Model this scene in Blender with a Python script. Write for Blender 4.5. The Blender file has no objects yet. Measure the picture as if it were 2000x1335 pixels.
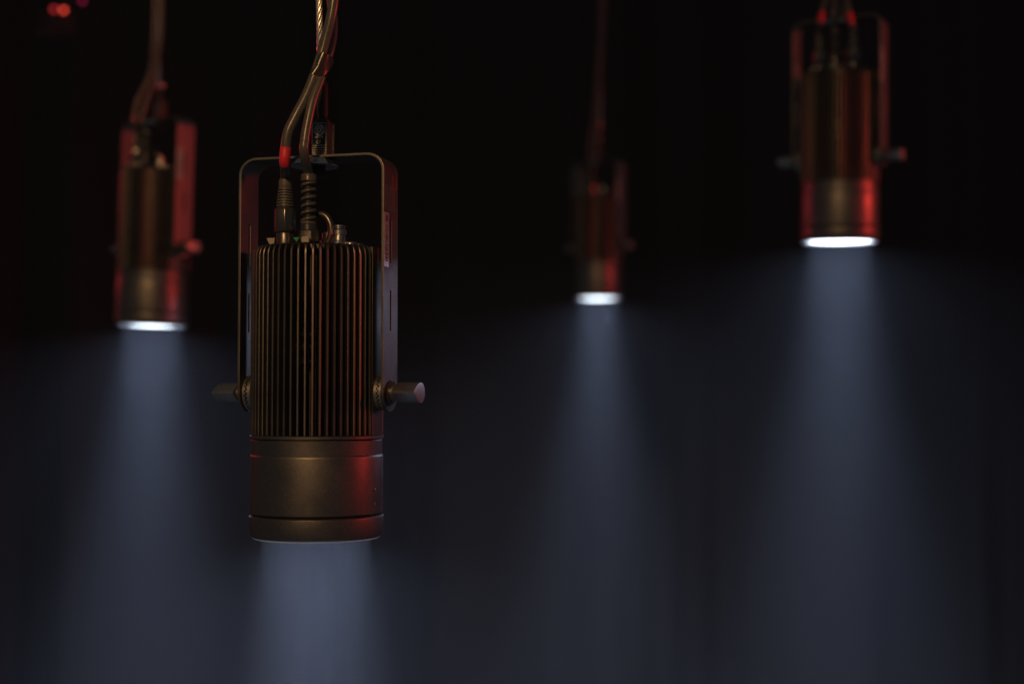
import bpy, bmesh, math, random
from mathutils import Vector, Matrix, Euler

random.seed(7)
R = math.radians
scene = bpy.context.scene
COL = scene.collection

# ------------------------------------------------------------------ camera
U = 0.0005                      # metres per photo pixel at the front spotlight
F = 2778.0                      # focal length in photo pixels (50 mm on 36 mm, 2000 px wide)
HORIZON = 780.0
PITCH = math.atan((HORIZON - 667.5) / F)
CAM = Vector((0.0, 0.0, 1.6))
cam_data = bpy.data.cameras.new('camera')
cam_data.lens = 50.0
cam_data.sensor_width = 36.0
cam_data.clip_start = 0.05
cam_data.clip_end = 60.0
cam_data.dof.use_dof = True
cam_data.dof.focus_distance = 2762.0 * U
cam_data.dof.aperture_fstop = 2.5
cam_data.dof.aperture_blades = 9
cam = bpy.data.objects.new('camera', cam_data)
cam.location = CAM
cam.rotation_euler = (math.pi / 2 + PITCH, 0, 0)
COL.objects.link(cam)
scene.camera = cam

# ------------------------------------------------------------------ world: a dark hall
world = bpy.data.worlds.new('World')
scene.world = world
world.use_nodes = True
bg = world.node_tree.nodes['Background']
bg.inputs['Color'].default_value = (0.78, 0.92, 1.0, 1)
bg.inputs['Strength'].default_value = 0.036

# ------------------------------------------------------------------ stage lamps out of the picture
def lamp(name, loc, target, color, power, size_deg, blend, radius):
    d = bpy.data.lights.new(name, 'SPOT')
    d.energy = power; d.color = color
    d.spot_size = R(size_deg); d.spot_blend = blend; d.shadow_soft_size = radius
    o = bpy.data.objects.new(name, d)
    o.location = loc
    o.rotation_euler = (Vector(target) - Vector(loc)).to_track_quat('-Z', 'Y').to_euler()
    COL.objects.link(o)
    return o

lamp('amber_stage_lamp', (-1.0, -2.8, 3.7), (-0.42, 1.4, 1.78), (1.0, 0.53, 0.21), 305, 30.5, 1.0, 0.2)
lamp('red_stage_lamp', (3.4, 1.65, 2.35), (0.1, 2.5, 1.8), (1.0, 0.055, 0.04), 120, 72, 1.0, 0.16)
lamp('red_stage_lamp', (-3.4, 4.6, 2.7), (-0.66, 2.57, 1.75), (1.0, 0.05, 0.075), 90, 26, 1.0, 0.12)
BEAM_POWER, SPILL_POWER = 18.5, 12.0      # watts through each front glass: the beam and its sideways spill
BEAM_COLOR = (0.57, 0.68, 1.0)
LENS_GLOW = 8.0
HAZE_DENSITY = 0.004

vs = scene.view_settings
vs.view_transform = 'Standard'
vs.look = 'None'
vs.exposure = 0.0
vs.gamma = 1.0
vs.use_curve_mapping = False
cy = scene.cycles
cy.use_adaptive_sampling = False
cy.use_denoising = True
try:
    cy.denoiser = 'OPENIMAGEDENOISE'
    cy.denoising_input_passes = 'RGB_ALBEDO_NORMAL'
except Exception:
    pass
cy.max_bounces = 6
cy.diffuse_bounces = 3
cy.glossy_bounces = 3
cy.volume_bounces = 0
cy.sample_clamp_indirect = 4.0

# ------------------------------------------------------------------ materials
def new_mat(name):
    m = bpy.data.materials.new(name); m.use_nodes = True
    return m, m.node_tree, m.node_tree.nodes['Principled BSDF']

def metal_coat(name, base, metallic, rough, grain=1400.0, bump=0.25, var=0.35, dist=0.00015, edge=1.0):
    m, nt, b = new_mat(name)
    b.inputs['Specular Tint'].default_value = (edge, edge, edge, 1)      # how much it mirrors at a glancing angle
    tc = nt.nodes.new('ShaderNodeTexCoord')
    n = nt.nodes.new('ShaderNodeTexNoise'); n.inputs['Scale'].default_value = grain; n.inputs['Detail'].default_value = 2
    nt.links.new(tc.outputs['Object'], n.inputs['Vector'])
    big = nt.nodes.new('ShaderNodeTexNoise'); big.inputs['Scale'].default_value = 38.0; big.inputs['Detail'].default_value = 6
    nt.links.new(tc.outputs['Object'], big.inputs['Vector'])
    # colour wanders a little with the grain of the coat
    mx = nt.nodes.new('ShaderNodeMix'); mx.data_type = 'RGBA'
    mx.inputs[6].default_value = (*[c * (1 - var) for c in base], 1)
    mx.inputs[7].default_value = (*[c * (1 + var) for c in base], 1)
    nt.links.new(n.outputs['Fac'], mx.inputs[0])
    nt.links.new(mx.outputs[2], b.inputs['Base Color'])
    mr = nt.nodes.new('ShaderNodeMapRange')
    mr.inputs['From Min'].default_value = 0.3; mr.inputs['From Max'].default_value = 0.7
    mr.inputs['To Min'].default_value = rough - 0.06; mr.inputs['To Max'].default_value = rough + 0.06
    nt.links.new(big.outputs['Fac'], mr.inputs['Value'])
    nt.links.new(mr.outputs['Result'], b.inputs['Roughness'])
    b.inputs['Metallic'].default_value = metallic
    if bump:
        bp = nt.nodes.new('ShaderNodeBump'); bp.inputs['Strength'].default_value = bump; bp.inputs['Distance'].default_value = dist
        nt.links.new(n.outputs['Fac'], bp.inputs['Height'])
        nt.links.new(bp.outputs['Normal'], b.inputs['Normal'])
    return m

M = {}
M['coat'] = metal_coat('black_powder_coat', (0.15, 0.145, 0.142), 0.92, 0.43, grain=800, bump=0.45, var=0.5, edge=0.5)
M['yoke'] = metal_coat('yoke_coat', (0.19, 0.183, 0.176), 0.95, 0.40, grain=800, bump=0.4, var=0.5, edge=0.5)
M['contact'] = metal_coat('tan_contact', (0.80, 0.58, 0.28), 0.0, 0.35, bump=0.0)
M['fin'] = metal_coat('anodised_fin', (0.13, 0.125, 0.122), 0.94, 0.42, grain=900, bump=0.4, var=0.5, edge=0.5)
M['core'] = metal_coat('black_core', (0.012, 0.012, 0.012), 0.0, 0.6, bump=0.1)
M['knob'] = metal_coat('knob_coat', (0.36, 0.35, 0.34), 0.92, 0.42, grain=800, bump=0.3, edge=0.45)
M['steel'] = metal_coat('nickel_steel', (0.55, 0.53, 0.50), 1.0, 0.26, grain=500, bump=0.05, var=0.15)
M['wire'] = metal_coat('galvanised_wire', (0.80, 0.77, 0.72), 1.0, 0.36, grain=900, bump=0.05, var=0.2)
M['boot'] = metal_coat('boot_rubber', (0.10, 0.095, 0.085), 0.0, 0.5, grain=260, bump=0.12, var=0.3)
M['hanger'] = metal_coat('hanger_black', (0.022, 0.021, 0.02), 0.0, 0.45, bump=0.1)
M['rubber'] = metal_coat('cable_rubber', (0.09, 0.084, 0.076), 0.0, 0.30, grain=260, bump=0.12, var=0.4)
M['plug'] = metal_coat('plug_nickel', (0.14, 0.133, 0.126), 0.85, 0.32, grain=900, bump=0.06)
M['tape'] = metal_coat('black_tape', (0.03, 0.029, 0.028), 0.0, 0.22, grain=150, bump=0.15)
M['red_tape'] = metal_coat('red_tape', (0.75, 0.03, 0.05), 0.0, 0.45, grain=160, bump=0.2, var=0.2)
M['paper'] = metal_coat('white_sticker', (0.42, 0.42, 0.41), 0.0, 0.26, grain=300, bump=0.02, var=0.06)
M['ink'] = metal_coat('black_ink', (0.02, 0.02, 0.02), 0.0, 0.5, bump=0.0)
M['print'] = metal_coat('pale_print', (0.62, 0.58, 0.50), 0.0, 0.5, bump=0.0, var=0.15)
M['faint_print'] = metal_coat('faint_print', (0.16, 0.15, 0.15), 0.0, 0.5, bump=0.0)
M['red_sticker'] = metal_coat('red_sticker', (0.30, 0.02, 0.02), 0.0, 0.4, bump=0.0)
M['tab'] = metal_coat('pale_tab', (0.42, 0.38, 0.32), 0.0, 0.5, bump=0.1)
M['green'] = metal_coat('green_plastic', (0.05, 0.32, 0.14), 0.0, 0.35, bump=0.0)
M['brass'] = metal_coat('brass_contact', (0.62, 0.42, 0.16), 1.0, 0.3, bump=0.0)
M['board'] = metal_coat('circuit_board', (0.015, 0.02, 0.016), 0.0, 0.5, bump=0.05)
M['curtain'] = metal_coat('black_velour', (0.014, 0.014, 0.0144), 0.0, 0.95, grain=60, bump=0.3, dist=0.002)

def emit_mat(name, color, strength):
    m = bpy.data.materials.new(name); m.use_nodes = True
    nt = m.node_tree; b = nt.nodes['Principled BSDF']
    b.inputs['Base Color'].default_value = (*color, 1)
    b.inputs['Roughness'].default_value = 0.2
    b.inputs['Emission Color'].default_value = (*color, 1)
    b.inputs['Emission Strength'].default_value = strength
    return m
M['lens'] = emit_mat('lit_lens', (0.80, 0.90, 1.0), LENS_GLOW)
M['lens_edge'] = emit_mat('lit_lens_edge', (0.72, 0.85, 1.0), LENS_GLOW * 0.09)
M['lip'] = emit_mat('bezel_haze_glow', (0.62, 0.68, 0.85), 0.035)  # faint glow put in for haze light on the bezel's lower edge
M['glow_red'] = emit_mat('red_reflection_glow', (1.0, 0.075, 0.04), 2.2)  # these three glows stand in for reflections on a far lamp
M['glow_dark_red'] = emit_mat('dim_red_reflection_glow', (0.9, 0.05, 0.06), 0.9)
M['glow_magenta'] = emit_mat('magenta_reflection_glow', (0.8, 0.03, 0.16), 0.5)

# ------------------------------------------------------------------ mesh helpers (in photo pixels, scaled by U when built)
CACHE = {}

def catmull(pts, n=10):
    pts = [Vector(p) for p in pts]
    P = [pts[0] * 2 - pts[1]] + pts + [pts[-1] * 2 - pts[-2]]
    out = []
    for i in range(1, len(P) - 2):
        for k in range(n):
            t = k / n
            a, b, c, d = P[i - 1], P[i], P[i + 1], P[i + 2]
            out.append(0.5 * ((2 * b) + (c - a) * t + (2 * a - 5 * b + 4 * c - d) * t * t + (3 * b - a - 3 * c + d) * t ** 3))
    out.append(pts[-1])
    return out

class MB:
    def __init__(self):
        self.v = []; self.f = []
    def add(self, vs_, fs_):
        o = len(self.v)
        self.v += [Vector(p) for p in vs_]
        self.f += [[i + o for i in f] for f in fs_]
        return self
    def lathe(self, prof, n=48, axis='z', center=(0, 0, 0), phase=0.0, close=False):
        vs_ = []; fs_ = []
        m = len(prof)
        for (r, h) in prof:
            for k in range(n):
                a = 2 * math.pi * k / n + phase
                c, s = r * math.cos(a), r * math.sin(a)
                p = (c, s, h) if axis == 'z' else ((h, c, s) if axis == 'x' else (s, h, c))
                vs_.append(Vector(p) + Vector(center))
        rng = m if close else m - 1
        for i in range(rng):
            j = (i + 1) % m
            for k in range(n):
                k2 = (k + 1) % n
                fs_.append([i * n + k, i * n + k2, j * n + k2, j * n + k])
        if not close:
            fs_.append(list(range(n))[::-1])
            fs_.append([(m - 1) * n + k for k in range(n)])
        return self.add(vs_, fs_)
    def box(self, x0, x1, y0, y1, z0, z1):
        vs_ = [(x0, y0, z0), (x1, y0, z0), (x1, y1, z0), (x0, y1, z0), (x0, y0, z1), (x1, y0, z1), (x1, y1, z1), (x0, y1, z1)]
        return self.add(vs_, [[3, 2, 1, 0], [4, 5, 6, 7], [0, 1, 5, 4], [1, 2, 6, 5], [2, 3, 7, 6], [3, 0, 4, 7]])
    def prism(self, poly, a0, a1, axis='x'):
        def P(u, w, a):
            return (a, u, w) if axis == 'x' else ((u, a, w) if axis == 'y' else (u, w, a))
        n = len(poly)
        vs_ = [P(u, w, a0) for u, w in poly] + [P(u, w, a1) for u, w in poly]
        fs_ = [list(range(n))[::-1], list(range(n, 2 * n))]
        fs_ += [[k, (k + 1) % n, n + (k + 1) % n, n + k] for k in range(n)]
        return self.add(vs_, fs_)
    def tube(self, pts, r, n=14, smooth=8, caps=True):
        P = catmull(pts, smooth) if smooth else [Vector(p) for p in pts]
        rs = r if callable(r) else (lambda t: r)
        vs_ = []; fs_ = []
        up = None
        L = len(P)
        for i, p in enumerate(P):
            t = (P[min(i + 1, L - 1)] - P[max(i - 1, 0)]).normalized()
            if up is None:
                up = t.orthogonal().normalized()
            up = (up - t * up.dot(t)).normalized()
            w = t.cross(up)
            rr = rs(i / (L - 1))
            for k in range(n):
                a = 2 * math.pi * k / n
                vs_.append(p + up * (rr * math.cos(a)) + w * (rr * math.sin(a)))
        for i in range(L - 1):
            for k in range(n):
                k2 = (k + 1) % n
                fs_.append([i * n + k, i * n + k2, (i + 1) * n + k2, (i + 1) * n + k])
        if caps:
            fs_.append(list(range(n))[::-1]); fs_.append([(L - 1) * n + k for k in range(n)])
        return self.add(vs_, fs_)
    def mesh(self, name, mat, bevel=0.0, seg=1, angle=35, smooth=True):
        bm = bmesh.new()
        vv = [bm.verts.new(p) for p in self.v]
        for f in self.f:
            try:
                bm.faces.new([vv[i] for i in f])
            except ValueError:
                pass
        bmesh.ops.remove_doubles(bm, verts=bm.verts, dist=1e-4)
        bmesh.ops.recalc_face_normals(bm, faces=bm.faces)
        if bevel:
            es = [e for e in bm.edges if len(e.link_faces) == 2 and e.calc_face_angle(0) > R(40)]
            bmesh.ops.bevel(bm, geom=es, offset=bevel, segments=seg, profile=0.6, affect='EDGES', clamp_overlap=True)
        bmesh.ops.scale(bm, vec=(U, U, U), verts=bm.verts)
        me = bpy.data.meshes.new(name)
        bm.to_mesh(me); bm.free()
        if smooth:
            me.polygons.foreach_set('use_smooth', [True] * len(me.polygons))
            me.set_sharp_from_angle(angle=R(angle))
        me.materials.append(M[mat])
        return me
    def build(self, name, mat, parent=None, **kw):
        return put(name, self.mesh(name, mat, **kw), parent)

def put(name, me, parent=None, rotz=0.0, loc=(0, 0, 0)):
    o = bpy.data.objects.new(name, me)
    COL.objects.link(o)
    o.location = Vector(loc) * U
    o.rotation_euler = (0, 0, rotz)
    if parent is not None:
        o.parent = parent
    return o

def thing(name, label, cat, matrix, group=None):
    o = bpy.data.objects.new(name, None)
    o.empty_display_size = 0.02
    COL.objects.link(o)
    o.matrix_world = matrix
    o['label'] = label; o['category'] = cat
    if group:
        o['group'] = group
    return o

def copy_tree(o, parent=None):
    c = o.copy(); COL.objects.link(c)
    c.parent = parent
    for ch in list(o.children):
        copy_tree(ch, c)
    return c

def text_mesh(s, size, mat, bold=0.0, align='LEFT'):
    """Lettering as a thin mesh in the x-z plane, facing -y, size in photo pixels."""
    cu = bpy.data.curves.new('lettering', 'FONT')
    cu.body = s; cu.size = size * U; cu.align_x = align; cu.extrude = 0.00002; cu.offset = bold * U
    cu.resolution_u = 3
    ob = bpy.data.objects.new('lettering', cu); COL.objects.link(ob)
    dg = bpy.context.evaluated_depsgraph_get()
    me = bpy.data.meshes.new_from_object(ob.evaluated_get(dg))
    bpy.data.objects.remove(ob); bpy.data.curves.remove(cu)
    me.transform(Matrix.Rotation(math.pi / 2, 4, 'X'))
    me.materials.clear(); me.materials.append(M[mat])
    return me

# camera geometry: a photo pixel at a chosen distance -> a point in the hall
FWD = Vector((0, math.cos(PITCH), math.sin(PITCH)))
UPV = Vector((0, -math.sin(PITCH), math.cos(PITCH)))
def at(px, py, depth):
    return CAM + U * depth * (Vector((1, 0, 0)) * ((px - 1000) / F) + UPV * (-(py - 667.5) / F) + FWD)

def pose(px, py, depth, yaw, tilt=0.0, roll=0.0):
    """yaw: its right side turned towards us; tilt: lens turned towards us; roll: leaning right."""
    m = Matrix.Rotation(R(roll), 4, 'Y') @ Matrix.Rotation(R(tilt), 4, 'X') @ Matrix.Rotation(R(-yaw), 4, 'Z')
    return Matrix.Translation(at(px, py, depth)) @ m

# ------------------------------------------------------------------ the setting: a black curtain behind, haze in the air
def build_curtain():
    nx, nz = 420, 14
    x0, x1, z0, z1 = -3.6, 3.6, -1.2, 4.6
    rnd = random.Random(3)
    xs, ph, X = [], 0.0, 0.0
    vs_, fs_ = [], []
    phase = 0.0
    prof = []
    for i in range(nx + 1):
        phase += 0.19 + 0.11 * math.sin(i * 0.083) + rnd.uniform(-0.03, 0.03)
        prof.append(0.075 * math.sin(phase) + 0.03 * math.sin(phase * 2.3 + 1) + 0.05 * math.sin(i * 0.031))
    for j in range(nz + 1):
        t = j / nz
        for i in range(nx + 1):
            x = x0 + (x1 - x0) * i / nx
            vs_.append((x + 0.02 * math.sin(3 * t + i * 0.05), 5.7 + prof[i] * (1.15 - 0.4 * t) + 0.02 * math.sin(5 * t + i * 0.07), z0 + (z1 - z0) * t))
    for j in range(nz):
        for i in range(nx):
            a = j * (nx + 1) + i
            fs_.append((a, a + 1, a + nx + 2, a + nx + 1))
    me = bpy.data.meshes.new('curtain'); me.from_pydata(vs_, [], fs_)
    me.polygons.foreach_set('use_smooth', [True] * len(me.polygons))
    me.materials.append(M['curtain'])
    o = bpy.data.objects.new('curtain', me); COL.objects.link(o)
    sm = o.modifiers.new('thickness', 'SOLIDIFY'); sm.thickness = 0.006
    o['label'] = 'black velour stage curtain hanging in folds behind the spotlights'
    o['category'] = 'curtain'
build_curtain()

def build_haze():
    me = bpy.data.meshes.new('haze')
    x0, x1, y0, y1, z0, z1 = -5.5, 5.5, -2.2, 7.0, -2.3, 5.2
    v = [(x, y, z) for z in (z0, z1) for y in (y0, y1) for x in (x0, x1)]
    f = [(0, 2, 3, 1), (4, 5, 7, 6), (0, 1, 5, 4), (2, 6, 7, 3), (0, 4, 6, 2), (1, 3, 7, 5)]
    me.from_pydata(v, [], f)
    m = bpy.data.materials.new('haze'); m.use_nodes = True
    nt = m.node_tree
    nt.nodes.remove(nt.nodes['Principled BSDF'])
    pv = nt.nodes.new('ShaderNodeVolumePrincipled')
    pv.inputs['Color'].default_value = (0.86, 0.92, 1.0, 1)
    pv.inputs['Density'].default_value = HAZE_DENSITY
    pv.inputs['Anisotropy'].default_value = 0.0
    nt.links.new(pv.outputs['Volume'], nt.nodes['Material Output'].inputs['Volume'])
    m.cycles.volume_sampling = 'EQUIANGULAR'
    me.materials.append(m)
    o = bpy.data.objects.new('haze', me); COL.objects.link(o)
    o['kind'] = 'stuff'; o['label'] = 'thin stage haze hanging in the air'; o['category'] = 'haze'
build_haze()

# ------------------------------------------------------------------ the spotlight
KZ = 275           # height of the tilt axis
ARM = 152          # outer face of a yoke arm
def build_yoke(root):
    # strip swept along the U in x-z, three bands across its width so that slots can be left open
    rad, top, W = 34.0, 737.0, 40.0
    a = ARM - 2.5
    ys = [-1.0, -0.1, 0.1, 1.0]
    path = []                                    # (x, z, half width, slot row)
    lower = []
    for k in range(9):                           # rounded lower end
        t = k / 8 * math.pi / 2
        lower.append((KZ - 37 * math.cos(t), max(4.5, W * math.sin(t))))
    zs = [z for z, _ in lower]
    marks = [395, 398, 470, 473, 528, 531, 608, 611, top - rad]
    arm = lower + [(z, W) for z in marks]
    slot_rows = set()
    for i, (z, w) in enumerate(arm):
        path.append((-a, z, w))
    n_arm = len(arm)
    for k in range(1, 9):
        t = k / 8 * math.pi / 2
        path.append((-a + rad * (1 - math.cos(t)), top - rad + (rad - 2.5) * math.sin(t), W))
    half = path[:]
    for (x, z, w) in reversed(half):
        path.append((-x, z, w))
    bm = bmesh.new()
    rows = []
    for (x, z, w) in path:
        row = [bm.verts.new((x, max(-w, min(w, q * W if abs(q) < 1 else q * w)), z)) for q in ys]
        rows.append(row)
    L = len(path)
    for i in range(L - 1):
        for j in range(3):
            z_a, z_b = path[i][1], path[i + 1][1]
            lo, hi = min(z_a, z_b), max(z_a, z_b)
            on_arm = abs(path[i][0]) > a - 0.1 and abs(path[i + 1][0]) > a - 0.1
            in_slot = on_arm and j == 1 and ((lo >= 394 and hi <= 474) or (lo >= 527 and hi <= 612))
            if in_slot:
                continue
            bm.faces.new([rows[i][j], rows[i][j + 1], rows[i + 1][j + 1], rows[i + 1][j]])
    bmesh.ops.recalc_face_normals(bm, faces=bm.faces)
    # thicken by hand: offset copies along averaged path normals
    ring = list(bm.verts)
    src = list(bm.faces)
    nrm = {}
    for i in range(L):
        p0, p1 = path[max(i - 1, 0)], path[min(i + 1, L - 1)]
        t = Vector((p1[0] - p0[0], 0, p1[1] - p0[1])).normalized()
        nv = Vector((-t.z, 0, t.x))
        for v in rows[i]:
            nrm[v] = nv
    bm2 = bmesh.new()
    A, B = {}, {}
    for v in ring:
        A[v] = bm2.verts.new(v.co + nrm[v] * 2.5)
        B[v] = bm2.verts.new(v.co - nrm[v] * 2.5)
    for f in src:
        bm2.faces.new([A[v] for v in f.verts]); bm2.faces.new([B[v] for v in reversed(f.verts)])
    for e in bm.edges:
        if len(e.link_faces) == 1:
            v1, v2 = e.verts
            bm2.faces.new([A[v1], A[v2], B[v2], B[v1]])
    bmesh.ops.recalc_face_normals(bm2, faces=bm2.faces)
    es = [e for e in bm2.edges if len(e.link_faces) == 2 and e.calc_face_angle(0) > R(50)]
    bmesh.ops.bevel(bm2, geom=es, offset=0.8, segments=2, profile=0.6, affect='EDGES', clamp_overlap=True)
    bmesh.ops.scale(bm2, vec=(U, U, U), verts=bm2.verts)
    me = bpy.data.meshes.new('yoke'); bm2.to_mesh(me); bm.free(); bm2.free()
    me.polygons.foreach_set('use_smooth', [True] * len(me.polygons)); me.set_sharp_from_angle(angle=R(15))
    me.materials.append(M['yoke'])
    yoke = put('yoke', me, root)
    # stickers and print on the outer face of one arm
    x = ARM + 0.15
    b = MB(); b.box(x, x + 0.5, -38, -13, 517, 622); st = b.build('sticker', 'paper', yoke, smooth=False)
    st['label'] = 'long white barcode sticker on the outer face of the yoke arm'
    rnd = random.Random(11)
    b = MB(); z = 528.0
    while z < 577:
        w = rnd.choice((0.8, 0.8, 1.5, 2.3)); b.box(x + 0.55, x + 0.75, -33, -18, z, z + w); z += w + rnd.choice((0.8, 0.8, 1.5, 2.2))
    while z < 600:                                  # rows of small print
        for k in range(3):
            y = -33 + k * 5.4
            b.box(x + 0.55, x + 0.75, y, y + rnd.uniform(2.5, 4.6), z, z + 1.0)
        z += 2.6
    for k in range(4):
        b.box(x + 0.55, x + 0.75, -32 + k * 3.8, -30.2 + k * 3.8, 604, 617)
    b.build('barcode', 'ink', yoke, smooth=False)
    b = MB()
    for (y0, y1, z0, z1) in ((6, 32, 694, 696), (6, 32, 716, 718), (6, 8, 696, 716), (30, 32, 696, 716), (12, 26, 703, 704.4), (12, 22, 707, 708.4)):
        b.box(ARM + 0.1, ARM + 0.4, y0, y1, z0 - 22, z1 - 22)
    sq = b.build('small_sticker', 'red_sticker', yoke, smooth=False)
    b = MB()
    for col in range(6):
        y = -30 + col * 9.5; z = 628
        while z < 672:
            w = rnd.uniform(2, 7); b.box(ARM + 0.1, ARM + 0.3, y, y + 2.2, z, z + w); z += w + rnd.uniform(1.0, 2.2)
    b.build('printed_lines', 'faint_print', yoke, smooth=False)
    return yoke

def rosette(root, side):
    """two interlocking toothed discs between the body and a yoke arm, axis along x"""
    n = 96
    def disc(x_back, x_face, amp, ph, r):
        vs_, fs_ = [], []
        rings = [(8, x_back), (r - 2.5, x_back), (r, x_back + (2.5 if x_face > x_back else -2.5)), (r, None), (r - 9, None), (8, None)]
        for ri, (rr, xx) in enumerate(rings):
            for k in range(n):
                a = 2 * math.pi * k / n
                x = xx if xx is not None else x_face + (amp * ((k // 2) % 2 * 2 - 1) * ph if ri in (3, 4) else 0)
                vs_.append((side * x, rr * math.cos(a), KZ + rr * math.sin(a)))
        for i in range(len(rings)):
            j = (i + 1) % len(rings)
            for k in range(n):
                k2 = (k + 1) % n
                fs_.append([i * n + k, i * n + k2, j * n + k2, j * n + k])
        return MB().add(vs_, fs_)
    disc(127, 135.9, 1.5, 1, 33.5).build('toothed_disc', 'knob', root)
    disc(146.6, 139.0, 1.5, 1, 34.5).build('toothed_disc', 'knob', root)

def knob(root, side):
    k = MB()
    # wing knob: a leaf-shaped bar, pointed towards the front, round behind
    poly = []
    L, H = 34.0, 20.0
    for i in range(9):                                # upper flank from the tip
        t = i / 8
        poly.append((-L + (L + 12) * t, H * math.sin(t * math.pi / 2) ** 0.85))
    for i in range(1, 12):                            # round back
        a = math.pi / 2 - math.pi * i / 12
        poly.append((12 + H * 1.15 * math.cos(a), H * math.sin(a)))
    for i in range(9):
        t = 1 - i / 8
        poly.append((-L + (L + 12) * t, -H * math.sin(t * math.pi / 2) ** 0.85))
    poly = poly[:-1]
    k.prism([(y, z + KZ) for y, z in poly], side * 165, side * 211, 'x')
    w = k.build('wing_knob', 'knob', root, bevel=1.3, seg=2)
    c = MB(); c.lathe([(9, side * 156), (16, side * 156), (16.5, side * 158), (16, side * 166), (9, side * 166)], 32, 'x', (0, 0, KZ))
    c.build('collar', 'knob', w)
    c = MB(); c.lathe([(9, side * 152.3), (23, side * 152.3), (24, side * 153.5), (23, side * 156.5), (9, side * 156.5)], 40, 'x', (0, 0, KZ))
    c.build('washer', 'tape', w)

def build_spotlight(label, group):
    root = thing('spotlight', label, 'spotlight', Matrix.Identity(4), group)
    # lower barrel
    MB().lathe([(118, 40), (125.2, 40), (126.2, 41), (129, 43.5), (129.3, 46), (129.3, 150.5), (129.0, 152.3), (128.2, 154.2), (127.0, 155.9), (118, 155.9)], 120).build('barrel', 'coat', root, angle=28)
    MB().lathe([(115, 156), (127.2, 156), (127.2, 183), (126.2, 184.6), (115, 184.6)], 120).build('collar', 'coat', root, angle=28)
    MB().lathe([(60, 186.2), (128.5, 186.2), (129.8, 187), (129.8, 192), (128.9, 193), (60, 193)], 120).build('flange', 'coat', root, angle=28)
    MB().lathe([(118, 3), (118, 38.4), (128.6, 38.4), (130.6, 36.6), (131.0, 34), (129.2, 6), (127.8, 0), (124, -3.6), (119, -3.6)], 120, close=True).build('bezel', 'coat', root, angle=28)
    MB().lathe([(100, 30), (122.5, 30), (122.5, 42), (100, 42)], 80).build('seal', 'core', root)
    # glowing front glass: bright middle, dimmer rim
    MB().lathe([(119.2, -3.7), (119.2, -5.4), (121.5, -6.6), (124.5, -3.7)], 96, close=True).build('bezel_glow', 'lip', root, angle=50)  # added ring, its glow imitates haze light on the bezel chamfer
    ln = MB().lathe([(108, 4), (108, -1.5), (90, -4.0), (60, -6.4), (30, -7.8), (6, -8.2)], 72).build('lens', 'lens', root, angle=60)
    MB().lathe([(118.5, 4), (118.5, -0.6), (108.2, -1.4), (108.2, 4)], 72, close=True).build('lens_rim', 'lens_edge', ln)
    for (nm, power, spread, rad) in (('beam', BEAM_POWER, 44.0, 107), ('spill', SPILL_POWER, 172.0, 60)):   # the whole glass glows: a soft beam and a faint sideways spill
        d = bpy.data.lights.new(nm, 'AREA')
        d.shape = 'DISK'; d.size = 2 * rad * U; d.energy = power; d.color = BEAM_COLOR; d.spread = R(spread)
        lo = bpy.data.objects.new(nm, d); COL.objects.link(lo); lo.parent = ln; lo.location = (0, 0, -10 * U)
    # heat sink
    MB().lathe([(20, 190), (74, 190), (74, 548), (20, 548)], 64).build('heat_sink_core', 'core', root)
    r0, r1, z0, z1, c = 93, 129, 193, 559, 15
    poly = [(r0, z0), (r1, z0)]
    for k in range(6):
        t = k / 5 * math.pi / 2
        poly.append((r1 - c + c * math.cos(t), z1 - c * 1.5 + c * 1.5 * math.sin(t)))
    poly.append((r0, z1))
    fin = MB().prism([(-y, z) for y, z in poly], -2.25, 2.25, 'x').mesh('cooling_fin', 'fin', bevel=1.0, seg=1)
    for back in (0, math.pi):
        for k in range(-12, 13):
            put('cooling_fin', fin, root, rotz=R(6.2) * k + back)
    arc = []
    for k in range(9):
        a = R(-13 + 26 * k / 8); arc.append((129 * math.cos(a), 129 * math.sin(a)))
    for k in range(9):
        a = R(13 - 26 * k / 8); arc.append((72 * math.cos(a), 72 * math.sin(a)))
    pil = MB().prism(arc, 193.3, 556, 'z').mesh('side_rib', 'coat', bevel=1.2, seg=2)
    for a in (0, math.pi):
        put('side_rib', pil, root, rotz=a)
    MB().lathe([(10, 548.5), (96, 548.5), (96, 557), (94, 558.5), (10, 558.5)], 64).build('top_plate', 'coat', root)
    # circuit board glimpsed between the fins
    br = Matrix.Rotation(R(0), 4, 'Z')
    def on_board(b, nm, mat, par):
        b.v = [br @ v for v in b.v]
        return b.build(nm, mat, par)
    bd = on_board(MB().box(-48, 24, -78.5, -74.5, 320, 480), 'circuit_board', 'board', root)
    for (zz, h) in ((386, 6), (363, 9), (335, 8)):                  # contact strips, one contact behind each gap
        for k in range(-4, 3):
            br = Matrix.Rotation(R(6.2 * (k + 0.5)), 4, 'Z')
            hh = h * (1.0, 0.7, 1.0, 0.85)[(k + int(zz)) % 4]
            on_board(MB().box(-3.4, 3.4, -91, -80, zz - hh / 2, zz + hh / 2), 'terminal', 'contact' if k > -3 else 'plug', bd)
    for (k, zz, m_) in ((-4, 459, 'contact'), (-3, 460, 'contact'), (-1, 461, 'contact'), (0, 461, 'contact'), (1, 461, 'contact'), (0, 453, 'green'), (-3, 426, 'green'), (-1, 428, 'contact')):
        br = Matrix.Rotation(R(6.2 * (k + 0.5)), 4, 'Z')
        on_board(MB().lathe([(1, -80), (2.8, -80), (2.5, -90), (0.8, -91)], 10, 'y', (0, 0, zz)), 'component', m_, bd)
    build_yoke(root)
    for s in (-1, 1):
        rosette(root, s); knob(root, s)
    # saucer and bolt under the yoke
    s = MB().lathe([(10, 731), (34, 731), (38, 729.5), (45.5, 720.5), (47, 718.5), (46, 717), (10, 717)], 64, 'z', (0, -19, 0)).build('yoke_saucer', 'steel', root, angle=28)
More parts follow.
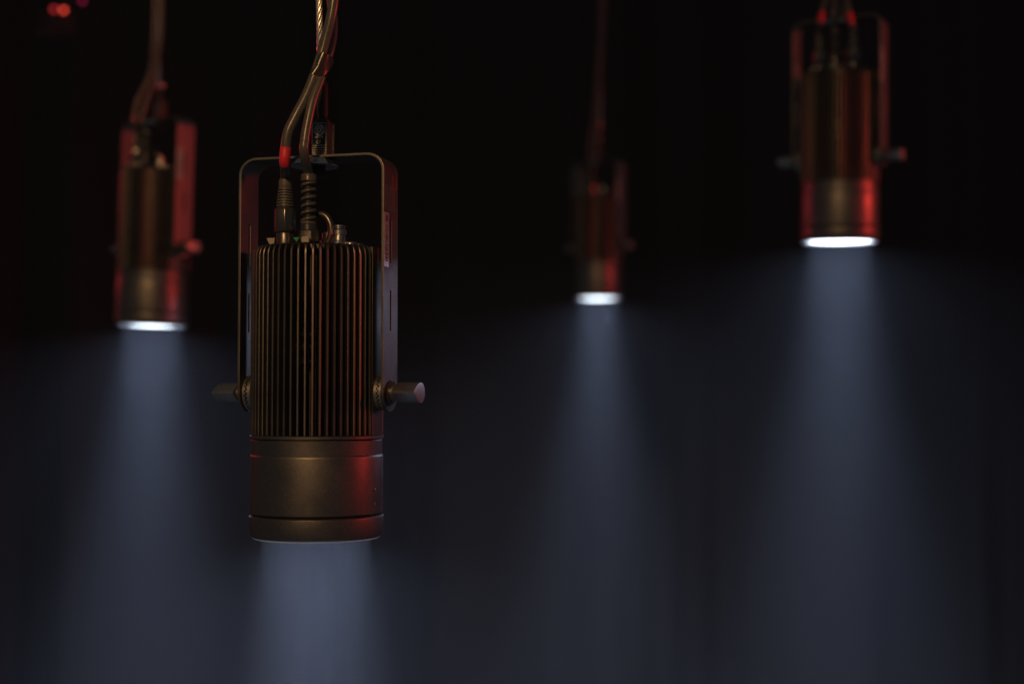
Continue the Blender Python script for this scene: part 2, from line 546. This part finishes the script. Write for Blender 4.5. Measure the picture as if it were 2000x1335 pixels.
    MB().lathe([(4, 716.5), (18, 716.5), (18, 703), (16, 700), (4, 700)], 6, 'z', (0, -6, 0)).build('bolt', 'core', s, bevel=0.8)
    # top panel fittings
    t = MB()
    arc = [Vector((17 + 23 * math.cos(a), -30, 590 + 32 * math.sin(a))) for a in [R(140 - 210 * k / 16) for k in range(17)]]
    t.tube(arc, 7.0, 16, 2).build('safety_eye', 'plug', root)
    MB().lathe([(4, 558), (16, 558), (16, 567), (13, 568.5), (12.4, 578), (14.6, 580), (14.6, 588), (11.5, 593), (13, 594.5), (13, 597.5), (10, 599), (4, 599)], 36, 'z', (58, -34, 0)).build('socket', 'steel', root, angle=28)
    MB().lathe([(4, 558), (15, 558), (15, 574), (12, 577), (12, 588), (9, 590), (4, 590)], 32, 'z', (22, -2, 0)).build('socket', 'plug', root, angle=28)
    MB().lathe([(3, 558), (13, 558), (13, 563), (11, 566), (3, 566)], 28, 'z', (80, -28, 0)).build('screw_cap', 'steel', root)
    MB().lathe([(3, 558), (10, 558), (10, 562), (8, 564), (3, 564)], 28, 'z', (94, -20, 0)).build('screw_cap', 'plug', root)
    MB().prism([(-66, 556), (-74, 573), (-57, 573), (-60, 556)], -78, -74, 'y').build('tab', 'tab', root)
    MB().prism([(2, 562), (2, 572), (17, 574), (17, 562)], -86, -83, 'y').build('tab', 'tab', root)
    MB().prism([(-16, 572), (-3, 572), (-9, 563)], -84, -80, 'y').build('marker', 'green', root)
    # two little screws low on the barrel
    for zz in (90, 62):
        a = R(-8)
        sc = MB().lathe([(1, 128.6), (3.0, 128.6), (2.8, 130.2), (1, 130.4)], 12, 'x', (0, 0, zz)).mesh('screw', 'steel')
        put('screw', sc, root, rotz=a)
    return root

GROUP = 'spotlights hanging in the haze'
FIX = {
    'front': dict(p=(618, 1042, 2778), yaw=15, tilt=0.0, roll=0.0, label='sharp black spotlight with lit cooling fins, hanging nearest, its lens hidden below the bezel'),
    'high': dict(p=(1640, 470, 4750), yaw=32, tilt=2.2, roll=0.0, label='blurred spotlight at the upper right, highest of the four, whole yoke arch showing'),
    'side': dict(p=(297, 633, 5140), yaw=36, tilt=1.3, roll=1.5, label='blurred spotlight at the far left, its yoke arm glowing red'),
    'far': dict(p=(1168.5, 581, 7700), yaw=40, tilt=1.6, roll=0.0, label='smallest, farthest and darkest spotlight, in the middle of the picture'),
}
proto = build_spotlight(FIX['front']['label'], GROUP)
for key, q in FIX.items():
    o = proto if key == 'front' else copy_tree(proto)
    q['m'] = pose(*q['p'], q['yaw'], q['tilt'], q['roll'])
    o.matrix_world = q['m']
    o['label'] = q['label']; o['group'] = GROUP
    q['o'] = o

# ------------------------------------------------------------------ cables, ropes and hangers
def plug_meshes():
    if 'plug' in CACHE:
        return CACHE['plug']
    socket = MB().lathe([(6, 0), (17, 0), (17, 24), (16, 26), (6, 26)], 40).mesh('socket_ring', 'plug', angle=28)
    shell = MB().lathe([(8, 24), (17.5, 24), (21.5, 29), (21.5, 69), (19, 75), (8, 75)], 8, phase=R(22.5)).mesh('plug_shell', 'plug', bevel=2.2, seg=3)
    prof = [(6, 75)]
    z = 75.0
    for k in range(7):
        r = 17.6 - k * 0.55
        prof += [(r - 2.6, z), (r - 2.6, z + 1.8), (r, z + 2.2), (r - 0.2, z + 5.2)]
        z += 5.4
    prof += [(13.0, z), (13.4, z + 1), (13.0, z + 14), (11.5, z + 18), (6, z + 18.5)]
    boot = MB().lathe(prof, 36).mesh('rubber_boot', 'boot', angle=28)
    CACHE['plug'] = (socket, shell, boot, z + 17)
    return CACHE['plug']

def to_local(m, w):
    return (m.inverted() @ w) / U

def data_cable(key, base, route, label, group, tape=None, r=10.0, red=True):
    """a control cable: plug standing at BASE (pixels, in the spotlight's frame), jacket along ROUTE (px, py, depth)"""
    m = FIX[key]['m'] @ Matrix.Translation(Vector(base) * U)
    t = thing('data_cable', label, 'cable', m, group)
    socket, shell, boot, ztop = plug_meshes()
    sh = put('plug_shell', shell, t)
    put('socket_ring', socket, sh)
    put('rubber_boot', boot, t)
    pts = [Vector((0, 0, ztop - 8)), Vector((0, 0, ztop + 8))] + [to_local(m, at(*q)) for q in route]
    MB().tube(pts, r, 18, 10).build('jacket', 'rubber', t)
    if tape:
        P = catmull(pts, 60)
        i0 = min(range(len(P)), key=lambda i: abs(P[i].z - tape[0])); i1 = min(range(len(P)), key=lambda i: abs(P[i].z - tape[1]))
        seg = P[i0:i1 + 1]
        MB().tube(seg, r + 0.6, 20, 0 if len(seg) > 2 else 4).build('red_tape_band', 'red_tape', t)
    return t, pts, m

def power_cable(key, base, route, label, group, r=9.2):
    m = FIX[key]['m'] @ Matrix.Translation(Vector(base) * U)
    t = thing('power_cable', label, 'cable', m, group)
    if 'gland' not in CACHE:
        nut = MB().lathe([(9, 4), (19, 4), (21.5, 7), (21.5, 26), (19, 29), (9, 29)], 6, phase=R(8)).mesh('gland_nut', 'plug', bevel=1.6, seg=2)
        coll = MB().lathe([(9, 28.5), (16.4, 28.5), (16.4, 39), (15, 40.5), (9, 40.5)], 36).mesh('gland_collar', 'plug', angle=28)
        stem = MB().lathe([(9, -4), (14, -4), (14, 5), (9, 5)], 28).mesh('gland_stem', 'plug')
        coil = MB()
        turns, za, zb = 6.0, 44.0, 126.0
        n = 150
        path = []
        for k in range(n + 1):
            tt = k / n
            a = 2 * math.pi * turns * tt + 2.0
            path.append(Vector((12.0 * math.cos(a), 12.0 * math.sin(a), za + (zb - za) * tt)))
        coil.tube(path, lambda q: 3.5, 10, 0)
        coil.lathe([(8.5, 124), (15.2, 124), (15.2, 136), (14.2, 137.5), (8.5, 137.5)], 32)
        coil.lathe([(8.5, 40.6), (15.4, 40.6), (15.4, 46), (8.5, 47)], 32)
        CACHE['gap_shade'] = MB().lathe([(4, 42), (9.9, 42), (9.9, 130), (4, 130)], 24).mesh('gap_shade', 'core')  # black sleeve added so the coil's gaps look deep in shade
        CACHE['gland'] = (nut, coll, stem, coil.mesh('strain_relief', 'rubber', angle=40))
    nut, coll, stem, coil = CACHE['gland']
    g = put('gland_nut', nut, t); put('gland_collar', coll, g); put('gland_stem', stem, g)
    sr = put('strain_relief', coil, t); put('gap_shade', CACHE['gap_shade'], sr)
    pts = [Vector((0, 0, 30)), Vector((0, 0, 90)), Vector((0, 0, 135))] + [to_local(m, at(*q)) for q in route]
    MB().tube(pts, r, 18, 10).build('jacket', 'rubber', t)
    return t, pts, m

def wire_rope(key, a, b, label, group, r=5.9):
    A, B = at(*a), at(*b)
    d = B - A
    rot = d.to_track_quat('Z', 'Y').to_matrix().to_4x4()
    m = Matrix.Translation(A) @ rot
    t = thing('wire_rope', label, 'wire rope', m, group)
    Lp = d.length / U
    lay = 82.0
    n = int(Lp / 5)
    for s in range(6):
        path = []
        for k in range(n + 1):
            z = Lp * k / n
            an = 2 * math.pi * (z / lay) * 1.0 + s * math.pi / 3
            path.append(Vector((4.6 * math.cos(an), 4.6 * math.sin(an), z)))
        MB().tube(path, 2.1, 8, 0).build('strand', 'wire', t)
    MB().tube([Vector((0, 0, 0)), Vector((0, 0, Lp))], 2.9, 8, 0).build('rope_core', 'core', t)  # coloured black to put shade into the gaps between strands
    return t

def hanger(key, label, group, full=True):
    m = FIX[key]['m'] @ Matrix.Translation(Vector((9, -2, 738)) * U)
    t = thing('rigging_hanger', label, 'rigging hanger', m, group)
    w, dpt, h = 17.0, 16.0, 76.0
    b = MB(); b.box(-w, w, -dpt, dpt, 0, h - 6)
    b.build('body', 'hanger', t, bevel=3.0, seg=3)
    MB().lathe([(5, h - 7), (15, h - 7), (15, h - 4), (12, h), (9, h + 2), (11, h + 10), (11, h + 68), (8, h + 74), (4, h + 74)], 32).build('rope_sleeve', 'core', t)  # dark sleeve, lengthened to stand for shade on the lower rope
    # knurled adjusting edge along the back corner
    kb = MB()
    for k in range(14):
        kb.box(w - 1.5, w + 3.0, dpt - 7, dpt - 1, 4 + k * 4.6, 6.6 + k * 4.6)
    kb.build('knurled_edge', 'coat', t)
    if full:
        y = -dpt - 0.25
        pl = MB()
        # rounded rule around the plate, with a cross rule above the last line
        def rrect(x0, x1, z0, z1, rad, th):
            def loop(e):
                out = []
                for (cx, cz, a0) in ((x1 - rad, z1 - rad, 0), (x0 + rad, z1 - rad, 90), (x0 + rad, z0 + rad, 180), (x1 - rad, z0 + rad, 270)):
                    for k in range(5):
                        a = R(a0 + 90 * k / 4)
                        out.append((cx + (rad - e) * math.cos(a), cz + (rad - e) * math.sin(a)))
                return out
            o_, i_ = loop(0), loop(th)
            n = len(o_)
            pl.add([(x, y, z) for x, z in o_ + i_], [[k, (k + 1) % n, n + (k + 1) % n, n + k] for k in range(n)])
        rrect(-14.5, 14.5, 3, 66, 3, 1.0)
        pl.box(-13.4, 13.4, y - 0.05, y, 12.0, 12.9)
        def ring(cx, cz, ra, rb, a0=0, a1=360, n=36):
            vs_, fs_ = [], []
            for k in range(n + 1):
                a = R(a0 + (a1 - a0) * k / n)
                vs_ += [(cx + ra * math.cos(a), y, cz + ra * math.sin(a)), (cx + rb * math.cos(a), y, cz + rb * math.sin(a))]
            for k in range(n):
                fs_.append([2 * k, 2 * k + 1, 2 * k + 3, 2 * k + 2])
            pl.add(vs_, fs_)
        ring(0, 52, 2.4, 4.6); ring(0, 52, 6.0, 6.9, 180, 372); ring(0, 52, 8.6, 11.6, 190, 350); ring(0, 52, 10.9, 11.6, -15, 200); ring(0, 52, 6.0, 6.9, -12, 192)
        ring(-2, 28.0, 3.0, 4.3)
        pl.prism([(-4.2, 28.4), (-2.2, 26.2), (2.6, 32.4), (3.4, 31.7), (-2.1, 24.4), (-5.0, 27.6)], y, y + 0.1, 'y')
        rnd = random.Random(5)
        for zz in (20.6, 16.2):                       # two lines of print too small to read
            x = -12.5
            while x < 11:
                ww = rnd.uniform(1.2, 3.2); pl.box(x, min(x + ww, 12.5), y - 0.05, y, zz, zz + 1.5 + rnd.choice((0, 0.5))); x += ww + 0.6
        plate = pl.build('printed_plate', 'print', t, smooth=False)
        for (s, size, x, z) in (('085106', 6.4, -10.5, 36.0), ('BGV C1', 7.2, -12.2, 5.0)):
            put('lettering', text_mesh(s, size, 'print', 0.12), plate, loc=(x, y - 0.1, z))
        word = 'REUTLINGER'
        for k, ch in enumerate(word):
            a = 165 - 150 * k / (len(word) - 1)
            me = text_mesh(ch, 4.4, 'print', 0.1, 'CENTER')
            o = put('lettering', me, plate, loc=(7.4 * math.cos(R(a)), y - 0.1, 52 + 7.4 * math.sin(R(a))))
            o.rotation_euler = (0, R(90 - a), 0)
    else:
        MB().box(-13, 13, -dpt - 0.8, -dpt - 0.1, 6, 64).build('printed_plate', 'plug', t, bevel=1.5, seg=2)
        MB().lathe([(8, h + 40), (13.5, h + 40), (14.5, h + 42), (14.5, h + 54), (13.5, h + 56), (8, h + 56)], 28).build('ferrule', 'steel', t)
    return t

G_DATA, G_POW, G_ROPE, G_HANG = 'control cables', 'power cables', 'wire ropes', 'rigging hangers'
D0 = 2778
# --- the front spotlight
dc, dpts, dm = data_cable('front', (-47, -52, 559), [(556, 318, D0 - 62), (558, 290, D0 - 66), (563, 258, D0 - 66), (577, 228, D0 - 62), (597, 190, D0 - 54), (612, 154, D0 - 46), (624, 120, D0 - 42), (636, 78, D0 - 40), (648, 28, D0 - 40), (654, -20, D0 - 36), (660, -90, D0 - 20), (662, -220, D0)],
    'control cable with red tape band above its ribbed plug, in front of the sharp spotlight', G_DATA, tape=(153, 183))
pc, ppts, pm = power_cable('front', (4, -57, 559), [(594, 300, D0 - 70), (596, 270, D0 - 70), (602, 235, D0 - 64), (611, 196, D0 - 56), (624, 160, D0 - 44), (636, 126, D0 - 28), (647, 88, D0 - 12), (651, 50, D0 - 2), (648, 10, D0 + 2), (643, -30, D0 + 6), (640, -100, D0 + 10), (640, -220, D0 + 20)],
    'power cable rising from the spiral strain relief of the sharp spotlight', G_POW)
# black tape binding the two cables together
def binding():
    secs = []
    for (ax, ay, ad, bx, by, bd) in ((632, 107, D0 - 41, 642, 112, D0 - 22), (628, 118, D0 - 42, 641, 122, D0 - 26), (621, 134, D0 - 43, 634, 136, D0 - 32), (613, 151, D0 - 45, 627, 149, D0 - 40)):
        a, b = to_local(dm, at(ax, ay, ad)), to_local(dm, at(bx, by, bd))
        secs.append((a, b))
    vs_, fs_ = [], []
    n = 20
    for i, (a, b) in enumerate(secs):
        prv = secs[max(i - 1, 0)]; nxt = secs[min(i + 1, len(secs) - 1)]
        t = ((prv[0] + prv[1]) - (nxt[0] + nxt[1])).normalized()
        u = (b - a); u = (u - t * u.dot(t)).normalized(); w = t.cross(u)
        rr = 11.2 + 0.5 * math.sin(i * 2.1)
        for k in range(n):
            an = 2 * math.pi * k / n
            c = math.cos(an); base = b if c > 0 else a
            vs_.append(base + u * (rr * c) * (0.85 if c > 0 else 1) + w * (rr * math.sin(an)))
    for i in range(len(secs) - 1):
        for k in range(n):
            k2 = (k + 1) % n
            fs_.append([i * n + k, i * n + k2, (i + 1) * n + k2, (i + 1) * n + k])
    MB().add(vs_, fs_).build('black_tape_wrap', 'tape', dc, angle=50)
binding()
hanger('front', 'black rigging hanger with printed plate on top of the sharp spotlight', G_HANG)
wire_rope('front', (627, 165, D0 - 4), (617, -260, D0 + 6), 'bright twisted wire rope holding the sharp spotlight', G_ROPE)

# --- the high spotlight
D1 = 4750
data_cable('high', (-52, -48, 559), [(1602, 48, D1 - 75), (1604, 34, D1 - 78), (1609, 12, D1 - 70), (1616, -20, D1 - 50), (1622, -120, D1 - 30)],
    'blurred control cable with bright red tape, left one over the highest spotlight', G_DATA, tape=(152, 186))
data_cable('high', (62, -46, 559), [(1664, 52, D1 - 92), (1660, 34, D1 - 94), (1655, 10, D1 - 84), (1648, -22, D1 - 60), (1640, -120, D1 - 30)],
    'blurred control cable with dull red tape, right one over the highest spotlight', G_DATA, tape=(144, 178))
power_cable('high', (4, -57, 559), [(1626, 36, D1 - 80), (1628, 14, D1 - 78), (1631, -24, D1 - 50), (1632, -120, D1 - 20)],
    'blurred power cable between two red taped cables over the highest spotlight', G_POW)
hanger('high', 'dark rigging hanger cut by the top edge above the highest spotlight', G_HANG, False)
wire_rope('high', (1640, -20, D1), (1638, -160, D1), 'wire rope above the highest spotlight at the top edge', G_ROPE)

# --- the side spotlight
D2 = 5140
data_cable('side', (-40, -60, 559), [(262, 240, D2 - 90), (268, 200, D2 - 84), (284, 165, D2 - 70), (296, 130, D2 - 50), (300, 80, D2 - 30), (302, 20, D2 - 20), (304, -100, D2 - 10)],
    'blurred control cable bowing out at the left above the red lit spotlight', G_DATA, r=8.5)
power_cable('side', (6, -57, 559), [(276, 240, D2 - 80), (284, 205, D2 - 74), (296, 170, D2 - 60), (306, 130, D2 - 40), (314, 70, D2 - 20), (316, 20, D2 - 10), (316, -100, D2)],
    'blurred power cable rising beside the rope over the red lit spotlight', G_POW, r=8)
hanger('side', 'dark rigging hanger over the red lit spotlight at the far left', G_HANG, False)
wire_rope('side', (310, 165, D2), (309, -100, D2), 'wire rope above the red lit spotlight at the far left', G_ROPE)

# --- the far spotlight
D3 = 7700
data_cable('far', (-40, -58, 559), [(1152, 310, D3 - 90), (1152, 285, D3 - 90), (1157, 250, D3 - 70), (1163, 200, D3 - 40), (1168, 120, D3 - 20), (1172, 40, D3), (1174, -100, D3)],
    'dim control cable above the smallest spotlight', G_DATA)
power_cable('far', (6, -57, 559), [(1164, 300, D3 - 80), (1166, 275, D3 - 80), (1168, 240, D3 - 60), (1170, 190, D3 - 40), (1174, 110, D3 - 20), (1178, 40, D3), (1182, -100, D3)],
    'dim power cable above the smallest spotlight', G_POW, r=10)
hanger('far', 'dim rigging hanger above the smallest spotlight', G_HANG, False)
wire_rope('far', (1172, 250, D3), (1174, -100, D3), 'dim wire rope above the smallest spotlight', G_ROPE)

# ------------------------------------------------------------------ a lamp far off in the corner, with glowing discs added for red reflections
def corner_lamp():
    D4 = 7400
    m = Matrix.Translation(at(132, -2, D4)) @ Matrix.Rotation(R(10), 4, 'Z')
    t = thing('moving_lamp', 'dark stage lamp with added glowing discs for red reflections in the top left corner', 'stage lamp', m)
    MB().lathe([(10, 0), (62, 0), (70, 8), (72, 60), (60, 150), (20, 160)], 40, 'y', (0, 0, 30)).build('housing', 'core', t)
    MB().box(-150, 40, 10, 60, -190, -60).build('base_box', 'core', t, bevel=6, seg=2)
    MB().box(-60, -40, 20, 50, -70, 20).build('bracket', 'core', t, bevel=2)
    k = D4 / F
    def disc(nm, px, py, r, mat):
        p = to_local(m, at(px, py, D4 - 60))
        MB().lathe([(0.5, 4), (r, 4), (r, 0), (r * 0.7, -1.2), (0.5, -1.8)], 20, 'y', p).build(nm, mat, t)
    disc('reflection_disc', 105, 18, 11, 'glow_dark_red')  # glowing discs added in place of red reflections
    disc('reflection_disc', 124, 20, 11, 'glow_red')
    disc('reflection_disc', 161, 2, 10, 'glow_magenta')
    disc('screw', 75, 65, 8, 'faint_print')  # grey discs added for two faint pale spots
    disc('screw', 98, 64, 8, 'faint_print')
corner_lamp()
